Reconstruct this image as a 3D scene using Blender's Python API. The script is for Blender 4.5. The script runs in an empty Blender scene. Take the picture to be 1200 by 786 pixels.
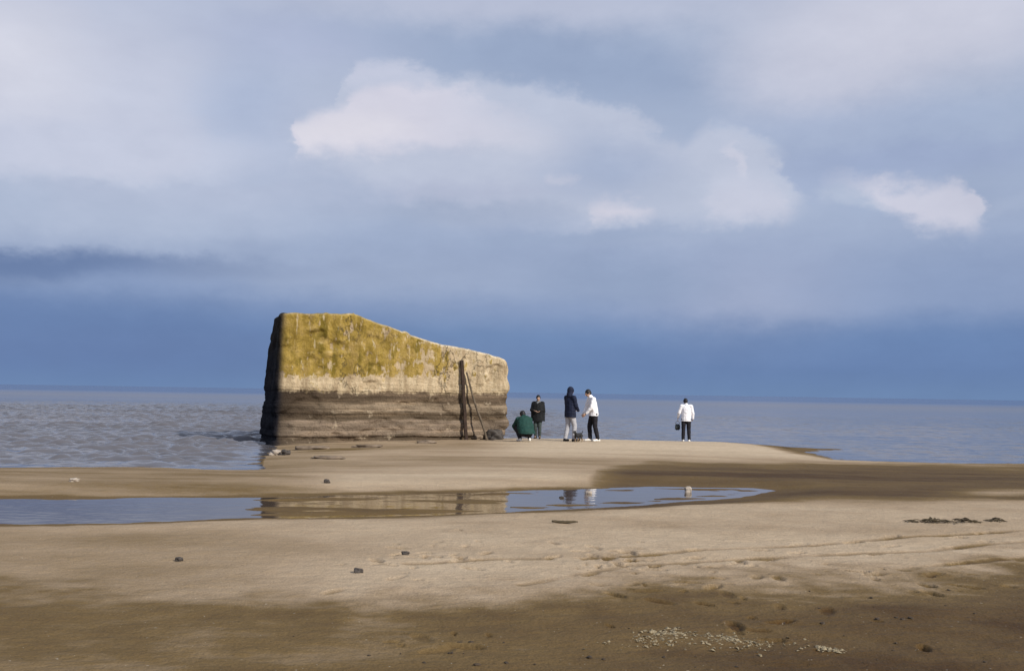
import bpy, bmesh, math, random
import numpy as np
from mathutils import Vector, Matrix, Euler
random.seed(7); RNG = np.random.default_rng(7)
sc = bpy.context.scene
COL = sc.collection
R = math.radians

# ------------------------------------------------------------------ camera
H, FPX, PW, PH = 1.75, 1100.0, 1200.0, 786.0
PITCH, ROLL = math.atan(66.5/FPX), math.atan(19/1200)
cf = Vector((0, math.cos(PITCH), math.sin(PITCH)))
U0 = Vector((0, -math.sin(PITCH), math.cos(PITCH))); R0 = Vector((1, 0, 0))
cr = R0*math.cos(ROLL) + U0*math.sin(ROLL)
cu = -R0*math.sin(ROLL) + U0*math.cos(ROLL)
cd = bpy.data.cameras.new('camera'); cam = bpy.data.objects.new('camera', cd); COL.objects.link(cam)
cd.sensor_width = 36; cd.lens = 36*FPX/PW; cd.clip_start = 0.1; cd.clip_end = 80000
M = Matrix.Identity(4)
for i in range(3):
    M[i][0], M[i][1], M[i][2] = cr[i], cu[i], -cf[i]
M[2][3] = H
cam.matrix_world = M
sc.camera = cam

def ray(px, py):
    return (cr*((px-PW/2)/FPX) + cu*((PH/2-py)/FPX) + cf)
def at(px, py, z=0.0):            # point on the level z seen at that place
    d = ray(px, py); t = (z-H)/d.z
    return Vector((d.x*t, d.y*t, z))
def azel(px, py):
    d = ray(px, py).normalized()
    return math.degrees(math.atan2(d.x, d.y)), math.degrees(math.asin(d.z))

# ------------------------------------------------------------------ helpers
def lin(c):
    return tuple(((v/255)/12.92 if v/255 <= .04045 else ((v/255+.055)/1.055)**2.4) for v in c)
def tag(o, label=None, cat=None, group=None, kind=None):
    if label: o['label'] = label
    if cat: o['category'] = cat
    if group: o['group'] = group
    if kind: o['kind'] = kind
    return o
def link(name, me, mats, parent=None):
    o = bpy.data.objects.new(name, me); COL.objects.link(o)
    for m in (mats if isinstance(mats, (list, tuple)) else [mats]): me.materials.append(m)
    if parent is not None: o.parent = parent
    return o
def smooth(me):
    me.polygons.foreach_set('use_smooth', [True]*len(me.polygons)); me.update()
def sstep(a, b, x):
    t = np.clip((x-a)/(b-a), 0, 1); return t*t*(3-2*t)

def _hash(ix, iy, s):
    n = (ix.astype(np.int64)*374761393 + iy.astype(np.int64)*668265263 + s*1274126177) & 0xffffffff
    n = ((n ^ (n >> 13))*1274126177) & 0xffffffff
    n = n ^ (n >> 16)
    return (n & 0xffff)/65535.0
def vnoise(x, y, s=0):
    ix, iy = np.floor(x), np.floor(y); fx, fy = x-ix, y-iy
    fx = fx*fx*(3-2*fx); fy = fy*fy*(3-2*fy)
    a, b = _hash(ix, iy, s), _hash(ix+1, iy, s); c, d = _hash(ix, iy+1, s), _hash(ix+1, iy+1, s)
    return (a*(1-fx)+b*fx)*(1-fy) + (c*(1-fx)+d*fx)*fy
def fbm(x, y, s=0, o=4):
    v = np.zeros_like(np.asarray(x, float)); a, t = 1.0, 0.0
    for k in range(o):
        v = v + a*vnoise(x*2**k+17.3*k, y*2**k-9.1*k, s+k); t += a; a *= .5
    return v/t - .5
def sdf(X, Y, poly):              # signed distance, inside positive
    d = np.full(X.shape, 1e9); ins = np.zeros(X.shape, bool); n = len(poly)
    for i in range(n):
        ax, ay = poly[i]; bx, by = poly[(i+1) % n]
        ex, ey = bx-ax, by-ay; L = ex*ex+ey*ey+1e-12
        t = np.clip(((X-ax)*ex+(Y-ay)*ey)/L, 0, 1)
        d = np.minimum(d, (X-ax-ex*t)**2+(Y-ay-ey*t)**2)
        c = ((ay > Y) != (by > Y)) & (X < ex*(Y-ay)/(ey if abs(ey) > 1e-12 else 1e-12)+ax)
        ins ^= c
    d = np.sqrt(d); return np.where(ins, d, -d)

class NT:                          # small node-tree writer
    def __init__(s, tree): s.t = tree; s.n = tree.nodes; s.l = tree.links
    def node(s, typ, **kw):
        n = s.n.new(typ)
        for k, v in kw.items(): setattr(n, k, v)
        return n
    def put(s, sock, v):
        if isinstance(v, bpy.types.NodeSocket): s.l.new(v, sock)
        else:
            try: sock.default_value = v
            except Exception: sock.default_value = (*v, 1)
    def m(s, op, a, b=None, c=None, clamp=False):
        n = s.node('ShaderNodeMath', operation=op, use_clamp=clamp)
        for i, v in enumerate((a, b, c)):
            if v is not None: s.put(n.inputs[i], v)
        return n.outputs[0]
    def sm(s, v, lo, hi, a=0.0, b=1.0):
        if isinstance(lo, (int, float)) and isinstance(hi, (int, float)) and lo > hi: lo, hi, a, b = hi, lo, b, a
        n = s.node('ShaderNodeMapRange', interpolation_type='SMOOTHSTEP')
        s.put(n.inputs[0], v); s.put(n.inputs[1], lo); s.put(n.inputs[2], hi); s.put(n.inputs[3], a); s.put(n.inputs[4], b)
        return n.outputs[0]
    def mix(s, f, a, b, mode='MIX'):
        n = s.node('ShaderNodeMix', data_type='RGBA', blend_type=mode)
        s.put(n.inputs[0], f); s.put(n.inputs[6], a); s.put(n.inputs[7], b)
        return n.outputs[2]
    def noise(s, vec, scale, detail=3, rough=.5, dist=0.0):
        n = s.node('ShaderNodeTexNoise'); s.put(n.inputs['Vector'], vec)
        n.inputs['Scale'].default_value = scale; n.inputs['Detail'].default_value = detail
        n.inputs['Roughness'].default_value = rough; n.inputs['Distortion'].default_value = dist
        return n.outputs[0]
    def scale(s, vec, xyz, loc=(0, 0, 0)):
        n = s.node('ShaderNodeMapping'); s.put(n.inputs[0], vec); n.inputs['Scale'].default_value = xyz; n.inputs['Location'].default_value = loc
        return n.outputs[0]
    def sep(s, v):
        n = s.node('ShaderNodeSeparateXYZ'); s.put(n.inputs[0], v); return n.outputs
    def ramp(s, f, pts):
        n = s.node('ShaderNodeValToRGB'); s.put(n.inputs[0], f); e = n.color_ramp.elements
        while len(e) < len(pts): e.new(0.5)
        for el, (p, c) in zip(e, pts): el.position = p; el.color = (*c, 1)
        return n.outputs[0]
def material(name):
    m = bpy.data.materials.new(name); m.use_nodes = True
    t = NT(m.node_tree); b = m.node_tree.nodes['Principled BSDF']
    return m, t, b
def bump(t, b, h, strength, dist):
    n = t.node('ShaderNodeBump'); n.inputs['Strength'].default_value = strength; n.inputs['Distance'].default_value = dist
    t.put(n.inputs['Height'], h); t.l.new(n.outputs[0], b.inputs['Normal'])
def simple(name, c, rough=.8, var=.25, scale=12, spec=.3, bmp=.3, bd=.01):
    m, t, b = material(name)
    tc = t.node('ShaderNodeTexCoord').outputs['Object']
    n = t.noise(tc, scale, 4)
    lo = tuple(v*(1-var) for v in c); hi = tuple(min(1, v*(1+var)) for v in c)
    t.put(b.inputs['Base Color'], t.ramp(n, [(.3, lo), (.7, hi)]))
    b.inputs['Roughness'].default_value = rough; b.inputs['Specular IOR Level'].default_value = spec
    bump(t, b, t.noise(tc, scale*3, 3), bmp, bd)
    return m

# ------------------------------------------------------------------ sky and sun
SUN_AZ, SUN_EL = R(134), R(31)      # azimuth clockwise from +Y : behind and to the right of the viewer
world = bpy.data.worlds.new('World'); sc.world = world; world.use_nodes = True
wt = NT(world.node_tree); wt.n.clear()
out = wt.node('ShaderNodeOutputWorld')
sky = wt.node('ShaderNodeTexSky', sky_type='NISHITA'); sky.sun_disc = False
sky.sun_elevation = SUN_EL; sky.sun_rotation = SUN_AZ; sky.air_density = 1.3; sky.dust_density = 1.5
bg1 = wt.node('ShaderNodeBackground'); wt.l.new(sky.outputs[0], bg1.inputs[0]); bg1.inputs[1].default_value = .1
gen = wt.node('ShaderNodeTexCoord').outputs['Generated']
sx, sy, sz = wt.sep(gen)
D2R = 57.29578
az0 = wt.m('MULTIPLY', wt.m('ARCTAN2', sx, sy), D2R)
el0 = wt.m('MULTIPLY', wt.m('ARCSINE', sz), D2R)
nsv = wt.scale(gen, (1, 1, 2.2))
n1 = wt.m('SUBTRACT', wt.noise(nsv, 9, 6, .55), .5)
n2 = wt.m('SUBTRACT', wt.noise(wt.scale(gen, (1, 1, 2.2), (3.1, 7.7, 1.3)), 9, 6, .55), .5)
nb = wt.m('SUBTRACT', wt.noise(wt.scale(gen, (1, 1, 3.0), (1.7, 2.2, 5.1)), 4.5, 5, .55), .5)
nf = wt.m('SUBTRACT', wt.noise(wt.scale(gen, (1, 1, 1.7), (9.7, 4.2, 2.1)), 24, 5, .6), .5)
azs = wt.m('MULTIPLY_ADD', n1, 2.0, az0); els = wt.m('MULTIPLY_ADD', n2, 1.3, el0)
azs = wt.m('MULTIPLY_ADD', nf, 1.5, azs); els = wt.m('MULTIPLY_ADD', nf, 1.2, els)
elg = wt.m('MULTIPLY_ADD', nb, wt.sm(el0, 1.0, 9.0, .3, 3.0), el0)
G = [(0, (110, 138, 180)), (1.6, (101, 130, 176)), (3.4, (108, 137, 183)), (5.0, (132, 152, 191)), (6.8, (150, 166, 199)),
     (10, (162, 176, 205)), (14, (167, 181, 208)), (19, (168, 181, 207)), (24, (178, 188, 211)), (60, (186, 194, 212))]
colr = wt.ramp(wt.m('DIVIDE', elg, 60.0, clamp=True), [(e/60, lin(c)) for e, c in G])
def blob(px, py, rx, ry, ang, c, op, soft, warp=1):
    global colr
    a, e = azel(px, py); k = 1/19.2
    da = wt.m('SUBTRACT', azs if warp else az0, a); de = wt.m('SUBTRACT', els if warp else el0, e)
    ca, sa = math.cos(R(ang)), math.sin(R(ang))
    u = wt.m('ADD', wt.m('MULTIPLY', da, ca/(rx*k)), wt.m('MULTIPLY', de, sa/(rx*k)))
    v = wt.m('ADD', wt.m('MULTIPLY', da, -sa/(ry*k)), wt.m('MULTIPLY', de, ca/(ry*k)))
    d = wt.m('SQRT', wt.m('ADD', wt.m('MULTIPLY', u, u), wt.m('MULTIPLY', v, v)))
    f = wt.m('SUBTRACT', op, wt.sm(d, max(0, 1-soft), 1+soft*.45, 0.0, op))
    colr = wt.mix(f, colr, (*lin(c), 1))
B = [ # place seen, radii, turn, colour, cover, softness
 (70, 100, 330, 150, 0, (200, 205, 224), .95, .75), (350, 45, 140, 40, 0, (178, 187, 215), .7, .9), (10, 75, 95, 80, 0, (216, 217, 230), .9, .9),
 (295, 130, 75, 75, 0, (173, 186, 214), .8, .9), (120, 180, 175, 32, 4, (199, 205, 225), .8, .5),
 (60, 243, 270, 36, 0, (176, 188, 213), .75, .8), (80, 310, 300, 16, 2, (98, 120, 165), .8, .7),
 (10, 385, 420, 58, 0, (94, 122, 173), .85, .8), (180, 330, 110, 16, 0, (128, 149, 191), .6, .8), (460, 318, 300, 32, 0, (157, 171, 201), .7, .9),
 (660, 72, 270, 52, -6, (153, 169, 199), .9, .8), (600, 8, 380, 26, 0, (190, 196, 217), .8, .9),
 (960, 90, 115, 80, 0, (196, 200, 219), .9, .8), (1090, 25, 230, 75, 0, (206, 208, 224), .95, .8),
 (1000, 155, 180, 36, 0, (166, 180, 209), .75, .8), (1060, 188, 200, 22, 0, (158, 172, 205), .75, .8),
 (560, 190, 230, 66, -4, (189, 195, 216), .95, .75), (740, 218, 205, 58, -3, (188, 196, 217), .9, .75),
 (880, 165, 46, 12, -28, (190, 199, 220), .7, .6),
 (530, 250, 160, 14, 2, (164, 176, 202), .6, .8), (700, 278, 200, 9, 2, (156, 171, 201), .75, .8),
 (942, 205, 34, 34, 0, (160, 174, 205), .6, .8),
 (890, 345, 140, 66, 0, (164, 175, 205), .8, 1.0), (1130, 330, 170, 50, 0, (136, 155, 193), .6, .9),
 (740, 330, 120, 30, 0, (143, 160, 193), .7, .9), (1080, 408, 420, 38, 0, (100, 129, 178), .75, .8),
]
for b_ in B: blob(*b_)
ng_ = wt.m('SUBTRACT', wt.noise(wt.scale(gen, (1, 1, 1.5), (2.7, 8.2, 4.1)), 52, 5, .62), .5)
nm_ = wt.m('SUBTRACT', wt.noise(wt.scale(gen, (1, 1, 1.6), (6.7, 1.2, 3.1)), 17, 5, .6), .5)
azb = wt.m('MULTIPLY_ADD', ng_, .8, wt.m('MULTIPLY_ADD', nm_, 2.2, azs)); elb = wt.m('MULTIPLY_ADD', ng_, .7, wt.m('MULTIPLY_ADD', nm_, 1.7, els))
def bank(top, bot, c, op, st, sb, sl, sr):
    '''a cloud bank between an upper and a lower outline over azimuth; st, sb, sl, sr are the widths of its soft edges'''
    global colr
    k = 1/19.2
    xs = [p[0] for p in top]; a0, a1 = azel(min(xs), 250)[0], azel(max(xs), 250)[0]
    un = wt.m('DIVIDE', wt.m('SUBTRACT', azb, a0), a1-a0, clamp=True)
    def curve(P):
        v = [(max(0, min(1, (azel(x, y)[0]-a0)/(a1-a0))), azel(x, y)[1]/30) for x, y in P]
        return wt.m('MULTIPLY', wt.ramp(un, [(p, (e, e, e)) for p, e in v]), 30.0)
    f1 = wt.sm(wt.m('SUBTRACT', curve(top), elb), -st*k*.6, st*k*1.5); f2 = wt.sm(wt.m('SUBTRACT', elb, curve(bot)), -sb*k*.6, sb*k*1.4)
    f3 = wt.m('MULTIPLY', wt.sm(azb, a0, a0+sl*k), wt.sm(azb, a1-sr*k, a1, 1.0, 0.0))
    f = wt.m('MULTIPLY', wt.m('MULTIPLY', f1, f2), wt.m('MULTIPLY', f3, op))
    colr = wt.mix(f, colr, (*lin(c), 1))
bank([(-60, 60), (60, 60), (160, 70), (250, 110)], [(-60, 212), (50, 207), (110, 213), (190, 211), (232, 198), (250, 188)], (200, 204, 223), .55, 90, 9, 30, 45)
bank([(30, 205), (140, 216), (330, 210), (520, 238)], [(30, 262), (140, 268), (330, 262), (520, 262)], (180, 189, 213), .7, 6, 40, 40, 120)
bank([(-60, 296), (60, 299), (160, 302), (300, 301)], [(-60, 345), (60, 332), (160, 318), (300, 306)], (97, 119, 164), .85, 8, 16, 20, 130)
bank([(328, 178), (338, 160), (346, 141), (372, 130), (396, 124), (400, 92), (412, 76), (465, 70), (547, 88), (674, 101), (730, 130), (773, 160), (795, 172), (815, 152), (832, 142), (866, 150), (900, 170), (925, 196), (945, 232)],
     [(328, 192), (420, 214), (492, 240), (600, 238), (652, 229), (690, 261), (760, 265), (910, 260), (945, 246)], (191, 198, 218), .92, 10, 22, 6, 22)
bank([(420, 205), (560, 200), (660, 215), (720, 232)], [(420, 236), (560, 240), (660, 234), (720, 246)], (181, 188, 212), .7, 24, 10, 70, 60)
blob(715, 200, 95, 42, -6, (166, 179, 207), .85, .9)
blob(790, 225, 60, 30, 0, (182, 191, 213), .6, .9)
blob(575, 160, 100, 26, -8, (203, 206, 222), .6, .9)
bank([(334, 170), (341, 158), (346, 142), (372, 131), (402, 125), (410, 110), (425, 100), (470, 92), (540, 98), (600, 122), (680, 165)],
     [(334, 187), (346, 190), (380, 188), (430, 184), (500, 179), (560, 176), (680, 190)], (217, 215, 229), .95, 9, 14, 5, 230)
bank([(340, 165), (346, 145), (372, 135), (402, 130), (430, 122), (480, 125), (540, 150)], [(340, 187), (346, 188), (380, 186), (430, 180), (480, 172), (540, 172)], (224, 221, 231), .8, 14, 20, 8, 110)
bank([(398, 84), (412, 76), (465, 72), (530, 90)], [(398, 104), (412, 106), (465, 98), (530, 100)], (203, 206, 225), .7, 8, 16, 5, 50)
bank([(820, 226), (836, 208), (866, 198), (905, 207), (928, 232)], [(820, 261), (866, 263), (928, 260)], (201, 204, 222), .8, 22, 14, 20, 18)
bank([(842, 184), (850, 172), (858, 171), (872, 188), (884, 210)], [(842, 186), (850, 192), (862, 206), (884, 214)], (211, 211, 226), .6, 9, 9, 5, 10)
bank([(688, 252), (698, 236), (714, 228), (738, 232), (756, 244), (770, 256)], [(688, 258), (714, 264), (756, 264), (770, 262)], (215, 213, 227), .85, 14, 12, 12, 16)
bank([(640, 204), (652, 197), (672, 201), (684, 210)], [(640, 208), (652, 215), (672, 218), (684, 214)], (205, 206, 222), .6, 9, 9, 8, 10)
bank([(940, 216), (985, 208), (1020, 215), (1060, 240)], [(940, 232), (985, 240), (1020, 246), (1060, 256)], (183, 193, 215), .7, 10, 10, 20, 15)
bank([(955, 202), (985, 202), (1010, 203), (1045, 206), (1090, 208), (1115, 204), (1135, 212), (1148, 232), (1164, 262)],
     [(955, 206), (985, 213), (1010, 226), (1045, 248), (1080, 268), (1120, 273), (1146, 272), (1164, 269)], (209, 209, 225), .88, 11, 16, 14, 14)
bank([(1140, 240), (1200, 222), (1280, 225)], [(1140, 262), (1200, 240), (1280, 245)], (176, 188, 213), .6, 10, 10, 20, 30)

colr = wt.mix(1.0, colr, wt.ramp(wt.m('ADD', wt.m('ADD', wt.m('MULTIPLY', nb, .9), wt.m('MULTIPLY', nf, .5)), .5), [(.2, (.91, .915, .93)), (.8, (1.07, 1.065, 1.05))]), 'MULTIPLY')
bg2 = wt.node('ShaderNodeBackground'); wt.l.new(colr, bg2.inputs[0]); bg2.inputs[1].default_value = 1.0
ms = wt.node('ShaderNodeMixShader'); ms.inputs[0].default_value = .94
wt.l.new(bg1.outputs[0], ms.inputs[1]); wt.l.new(bg2.outputs[0], ms.inputs[2]); wt.l.new(ms.outputs[0], out.inputs[0])
sl = bpy.data.lights.new('sun', 'SUN'); sl.energy = 4.6; sl.angle = R(.53); sl.color = (1, .93, .82)
so = bpy.data.objects.new('sun', sl); COL.objects.link(so)
tosun = Vector((math.sin(SUN_AZ)*math.cos(SUN_EL), math.cos(SUN_AZ)*math.cos(SUN_EL), math.sin(SUN_EL)))
so.rotation_euler = tosun.to_track_quat('Z', 'Y').to_euler()

# ------------------------------------------------------------------ the beach
def pts(lst, z=0.0): return [tuple(at(a, b, z)[:2]) for a, b in lst]
BLA, BLB = Vector((at(321, 521, .02)[:2])), Vector((at(601, 514, .15)[:2]))   # the two front corners of the concrete block
LAND = ([(-400, 22), (-120, 21)] + pts([(-700, 549), (-300, 548), (0, 547), (150, 548), (296, 549), (309, 543), (313, 530)])
        + [(BLA.x-.1, BLA.y+.3), (BLA.x+2.4, BLA.y+5.2), (-2, 35.5), (2, 36.2), (6, 35.6)]
        + pts([(850, 518), (905, 523), (950, 532), (985, 538), (1080, 541), (1200, 543), (1500, 548), (2000, 551)]) + [(120, 25), (400, 26), (400, -400), (-400, -400)])
POOL = pts([(-900, 613), (-400, 614), (0, 613), (100, 612.5), (200, 610), (300, 607.5), (450, 606), (600, 600), (700, 594), (800, 588), (885, 580),
            (905, 575), (880, 572), (760, 570), (640, 574), (560, 577), (400, 580), (310, 583), (100, 584), (0, 584), (-400, 584), (-900, 585)], .03)
def project(X, Y, Z):
    d = np.stack([X, Y, Z-H], -1)
    f = d @ np.array(cf); f = np.where(f > .05, f, .05)
    return PW/2 + FPX*(d @ np.array(cr))/f, PH/2 - FPX*(d @ np.array(cu))/f
FOOT = []                          # footprints: x, y, heading, size, depth
def trail(p0, p1, step=.62, jit=.1, depth=.022, sz=.27):
    a, b = at(*p0, .1), at(*p1, .1); d = (b-a); n = max(2, int(d.length/step)); hd = math.atan2(d.y, d.x)
    for i in range(n):
        p = a + d*(i/n); s = .09*(-1)**i
        FOOT.append((p.x - math.sin(hd)*s + random.uniform(-jit, jit), p.y + math.cos(hd)*s + random.uniform(-jit, jit), hd+random.uniform(-.2, .2), sz*random.uniform(.85, 1.1), depth*random.uniform(.6, 1.2)))
trail((1205, 637), (760, 668)); trail((760, 668), (630, 700)); trail((1200, 626), (690, 662)); trail((1190, 660), (960, 690))
trail((470, 652), (560, 662)); trail((430, 700), (600, 640), jit=.2); trail((640, 640), (800, 690), jit=.25); trail((670, 655), (760, 650), jit=.2)
for c, rx, ry, n in (((500, 665), 70, 28, 24), ((710, 664), 75, 24, 34), ((900, 672), 150, 16, 22), ((1120, 690), 80, 16, 12), ((800, 700), 90, 10, 8), ((880, 735), 220, 40, 20), ((540, 762), 90, 16, 8)):
    for _ in range(n):
        p = at(c[0]+random.gauss(0, rx*.5), c[1]+random.gauss(0, ry*.5), .1)
        FOOT.append((p.x, p.y, random.uniform(0, 6.28), random.choice((.09, .13, .18, .26)), random.uniform(.012, .028)))
def height(X, Y, fine=True):
    s = sdf(X, Y, LAND) + fbm(X*.35, Y*.35, 3, 3)*1.1*sstep(4, 14, Y)
    h = np.where(s > 0, .15*(1-np.exp(-np.maximum(s, 0)/2.2)), np.maximum(s*.05, -3.0))
    h = h + .05*np.exp(-((X-3.5)/5)**2 - ((Y-31.5)/2.6)**2)           # the low rise the people stand on
    h = h - .09*np.exp(-((X-11)/7)**2 - ((Y-21.5)/4.2)**2)*(s > 0)     # wet hollow to the right
    h = h + (.108+.05*fbm(X*.8, Y*3, 19, 3))*np.exp(-((X-11.6)/2.6)**2 - ((Y-31.6)/.9)**2)*(s < 0)
    p = sdf(X, Y, POOL) + fbm(X*.6, Y*1.2, 11, 3)*.35 + fbm(X*2.2, Y*3.5, 13, 3)*.16
    t = sstep(-1.5, .0, p)
    h = h*(1-t) + .03*t - .045*sstep(0, .8, p)
    h = h + sstep(.1, .5, p)*(sstep(-4.6, -3.2, X)*(1.25*np.where(X > 0, fbm(X*1.1, Y*5, 15, 3), fbm(X*.45, Y*2.8, 15, 3))+.10+.24*sstep(.2, -.6, X))*np.where(X > 0, .06, .10) + sstep(-.5, .8, X)*.018)
    h = h + .02*sstep(-.2, -.9, p)*sstep(-2.4, -1.0, p)*(Y < 13)
    h = h + fbm(X*.25, Y*.5, 5, 3)*.05*sstep(.3, 2.5, s)*sstep(-.3, -1.8, p) + .05*sstep(9, 3, Y)
    h = h + fbm(X*1.1, Y*2.6, 8, 3)*.022*sstep(.3, 2.5, s)*sstep(-.1, -1.2, p)
    if fine:
        h = h + fbm(X*2.4, Y*8, 23, 3)*.012*sstep(9.5, 7, Y)*(Y > 0) + fbm(X*7, Y*7, 21, 4)*.013*sstep(-.1, -.8, p)
        h = h - groove(X, Y)*.014
        for fx, fy, hd, sz, dp in FOOT:
            k = np.nonzero((np.abs(X-fx) < .4) & (np.abs(Y-fy) < .4))[0]
            if not len(k): continue
            dx, dy = X[k]-fx, Y[k]-fy
            u = (dx*math.cos(hd)+dy*math.sin(hd))/(sz*.5); v = (-dx*math.sin(hd)+dy*math.cos(hd))/(sz*.21)
            r = np.sqrt(u*u+v*v)
            h[k] += -dp*1.25*sstep(1.1, .75, r)*(.8+.4*fbm(u*2+fx*9, v*2, 5, 2)) + dp*.25*np.exp(-((r-1.3)/.28)**2)
    return h
TRK = [pts(l, .1) for l in ([(1260, 630), (1200, 638), (1080, 650), (980, 655), (880, 662), (760, 668), (690, 680), (610, 694)], [(1260, 619), (1200, 626), (1080, 634), (960, 643), (860, 650), (760, 656), (690, 662)],
       [(640, 662), (560, 664), (480, 668)], [(1210, 658), (1130, 664), (1060, 672)])]
def groove(X, Y):                   # drag lines scored in the dry sand
    g = np.zeros_like(X)
    k = np.nonzero((Y > 4) & (Y < 14) & (X > -4) & (X < 10))[0]
    x, y = X[k]+fbm(X[k]*.9, Y[k]*.9, 81, 2)*.25, Y[k]+fbm(X[k]*.9, Y[k]*.9, 83, 2)*.25; d = np.full(x.shape, 1e9)
    for t_ in TRK:
        for (ax, ay), (bx, by) in zip(t_[:-1], t_[1:]):
            ex, ey = bx-ax, by-ay; s_ = np.clip(((x-ax)*ex+(y-ay)*ey)/(ex*ex+ey*ey), 0, 1)
            d = np.minimum(d, np.hypot(x-ax-ex*s_, y-ay-ey*s_))
    g[k] = sstep(.085, .03, d)*np.clip(.9+2.2*fbm(X[k]*1.6, Y[k]*1.6, 85, 3), .1, 1.2)
    return g
def ground_z(x, y): return float(height(np.array([x]), np.array([y]), False)[0])
def on_ground(px, py):
    z = .1
    for _ in range(6):
        p = at(px, py, z); z = ground_z(p.x, p.y)
    return Vector((p.x, p.y, z))

def fan(name, radii, angles, oy, zf, mat, closed):
    RR, AA = np.meshgrid(radii, angles, indexing='ij')
    X = (RR*np.sin(AA)).ravel(); Y = (RR*np.cos(AA)+oy).ravel(); Z = zf(X, Y)
    nr, na = len(radii), len(angles)
    me = bpy.data.meshes.new(name); co = np.stack([X, Y, Z], 1)
    i = np.arange(nr-1)[:, None]*na; j = np.arange(na if closed else na-1)[None, :]; j2 = (j+1) % na
    q = np.stack([i+j, i+j2, i+na+j2, i+na+j], -1).reshape(-1, 4)[:, ::-1]
    me.vertices.add(len(co)); me.vertices.foreach_set('co', co.ravel())
    me.loops.add(q.size); me.loops.foreach_set('vertex_index', q.ravel())
    me.polygons.add(len(q)); me.polygons.foreach_set('loop_start', np.arange(0, q.size, 4)); me.polygons.foreach_set('loop_total', np.full(len(q), 4))
    me.polygons.foreach_set('use_smooth', np.ones(len(q), bool)); me.update(calc_edges=True); me.validate()
    return link(name, me, mat), X, Y, Z

sand, t, b = material('sand')
tc = t.node('ShaderNodeTexCoord').outputs['Object']
wet = t.node('ShaderNodeAttribute', attribute_name='wet').outputs['Fac']
n_big = t.noise(t.scale(tc, (.5, 1.1, 1)), .9, 5, .6); n_mid = t.noise(t.scale(tc, (1, 2.2, 1)), 5, 5, .6); n_fin = t.noise(tc, 70, 3, .6)
w2 = t.m('ADD', wet, t.m('MULTIPLY', t.m('SUBTRACT', t.m('ADD', t.m('MULTIPLY', n_big, .6), t.m('MULTIPLY', n_mid, .4)), .5), t.sm(wet, 0, .4, .25, .75)), clamp=True)
c = t.ramp(w2, [(0, (.48, .385, .275)), (.28, (.345, .262, .178)), (.62, (.145, .098, .044)), (1, (.062, .034, .012))])
c = t.mix(1.0, c, t.ramp(n_mid, [(.25, (.84, .84, .84)), (.75, (1.14, 1.14, 1.14))]), 'MULTIPLY')
c = t.mix(1.0, c, t.ramp(n_fin, [(.25, (.78, .78, .78)), (.75, (1.2, 1.2, 1.2))]), 'MULTIPLY')
spk = t.noise(tc, 26, 2, .5)
c = t.mix(t.sm(spk, .70, .76, 0, .55), c, (.06, .045, .03, 1))
c = t.mix(t.sm(t.noise(t.scale(tc, (1, 1, 1), (5, 3, 0)), 30, 2, .5), .72, .77, 0, .5), c, (.55, .50, .42, 1))
t.put(b.inputs['Base Color'], c); t.put(b.inputs['Roughness'], t.sm(w2, .3, .9, .95, .62)); b.inputs['Specular IOR Level'].default_value = .06
bump(t, b, t.m('ADD', t.m('MULTIPLY', n_fin, .25), t.m('ADD', n_mid, t.m('MULTIPLY', t.noise(tc, 22, 4, .6), .7))), .75, .025)

dense = np.linspace(R(-47), R(47), 760); rest = np.linspace(R(47), R(313), 60)[1:-1]
ang = np.concatenate([dense, rest])
rad = np.concatenate([[.05, .5, 1.5, 3], np.geomspace(4.2, 48, 760), np.geomspace(50, 25000, 40)])
beach, X, Y, Z = fan('beach', rad, ang, -1.5, lambda x, y: height(x, y), sand, True)
tag(beach, kind='structure')
# where the sand is wet, laid out over the ground by plan areas (given as seen places on the level)
def area(lst): return pts(lst, .1)
pxx, pyy = project(X, Y, np.full_like(X, .1)); front = Y > 1
hor = 450+pxx*19/1200
W = np.full_like(X, .21) + fbm(X*.5, Y*1.4, 95, 4)*.25
def edge(curve):                   # row of a boundary curve at every column
    return np.interp(pxx, [p[0] for p in curve], [p[1] for p in curve])
wob = fbm(X*.8, Y*1.6, 31, 4)*60; wob2 = fbm(X*.3, Y*.5, 37, 3)*40
e = edge([(-600, 640), (0, 665), (200, 690), (400, 716), (620, 706), (760, 694), (900, 692), (1060, 684), (1200, 672), (1800, 640)])
fine_ = fbm(X*3.1, Y*3.4, 97, 4)
low = sstep(-30, 40, fine_*34+ pyy-e+wob*.5)
W = W + fine_*.16
lowv = np.interp(pxx, [0, 350, 620, 900, 1200], [.62, .62, .67, .82, .92])
W = W + (lowv+fine_*.22+fbm(X*.9, Y*1.6, 99, 3)*.22-W)*low
lf = sstep(520, 120, pxx)*sstep(606, 640, pyy)*(1-low); W = W + (.44-W)*lf*.95
P = sdf(X, Y, POOL); S = sdf(X, Y, LAND)
streak = fbm(X*.22, Y*1.7, 91, 4)
back = sstep(600, 585, pyy)*(P < 0)
wb = .34 + .14*sstep(420, 260, pxx) + streak*.35
wb = wb - .22*sstep(330, 430, pxx)*sstep(720, 640, pxx)*np.exp(-((pyy-561)/8)**2)
wb = wb - .34*sstep(540, 640, pxx)*sstep(541, 527, pyy)
W = W + (wb-W)*back
W = np.maximum(W, .72*sstep(-.75, -.1, P+wob*.008))                                  # pool margin
W = np.where(pyy > 600, np.maximum(W, .5*sstep(-2.2, -.3, P+wob*.01)), W)
fl = edge([(560, 600), (680, 566), (700, 548), (760, 540), (960, 538), (1300, 538)])
fb = edge([(560, 560), (700, 600), (800, 594), (900, 590), (1020, 587), (1200, 588), (1700, 590)])
flat = sstep(-10, 14, pyy-fl+wob*.12)*sstep(9, -9, pyy-fb+wob*.12)*sstep(640, 740, pxx+wob2)
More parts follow.
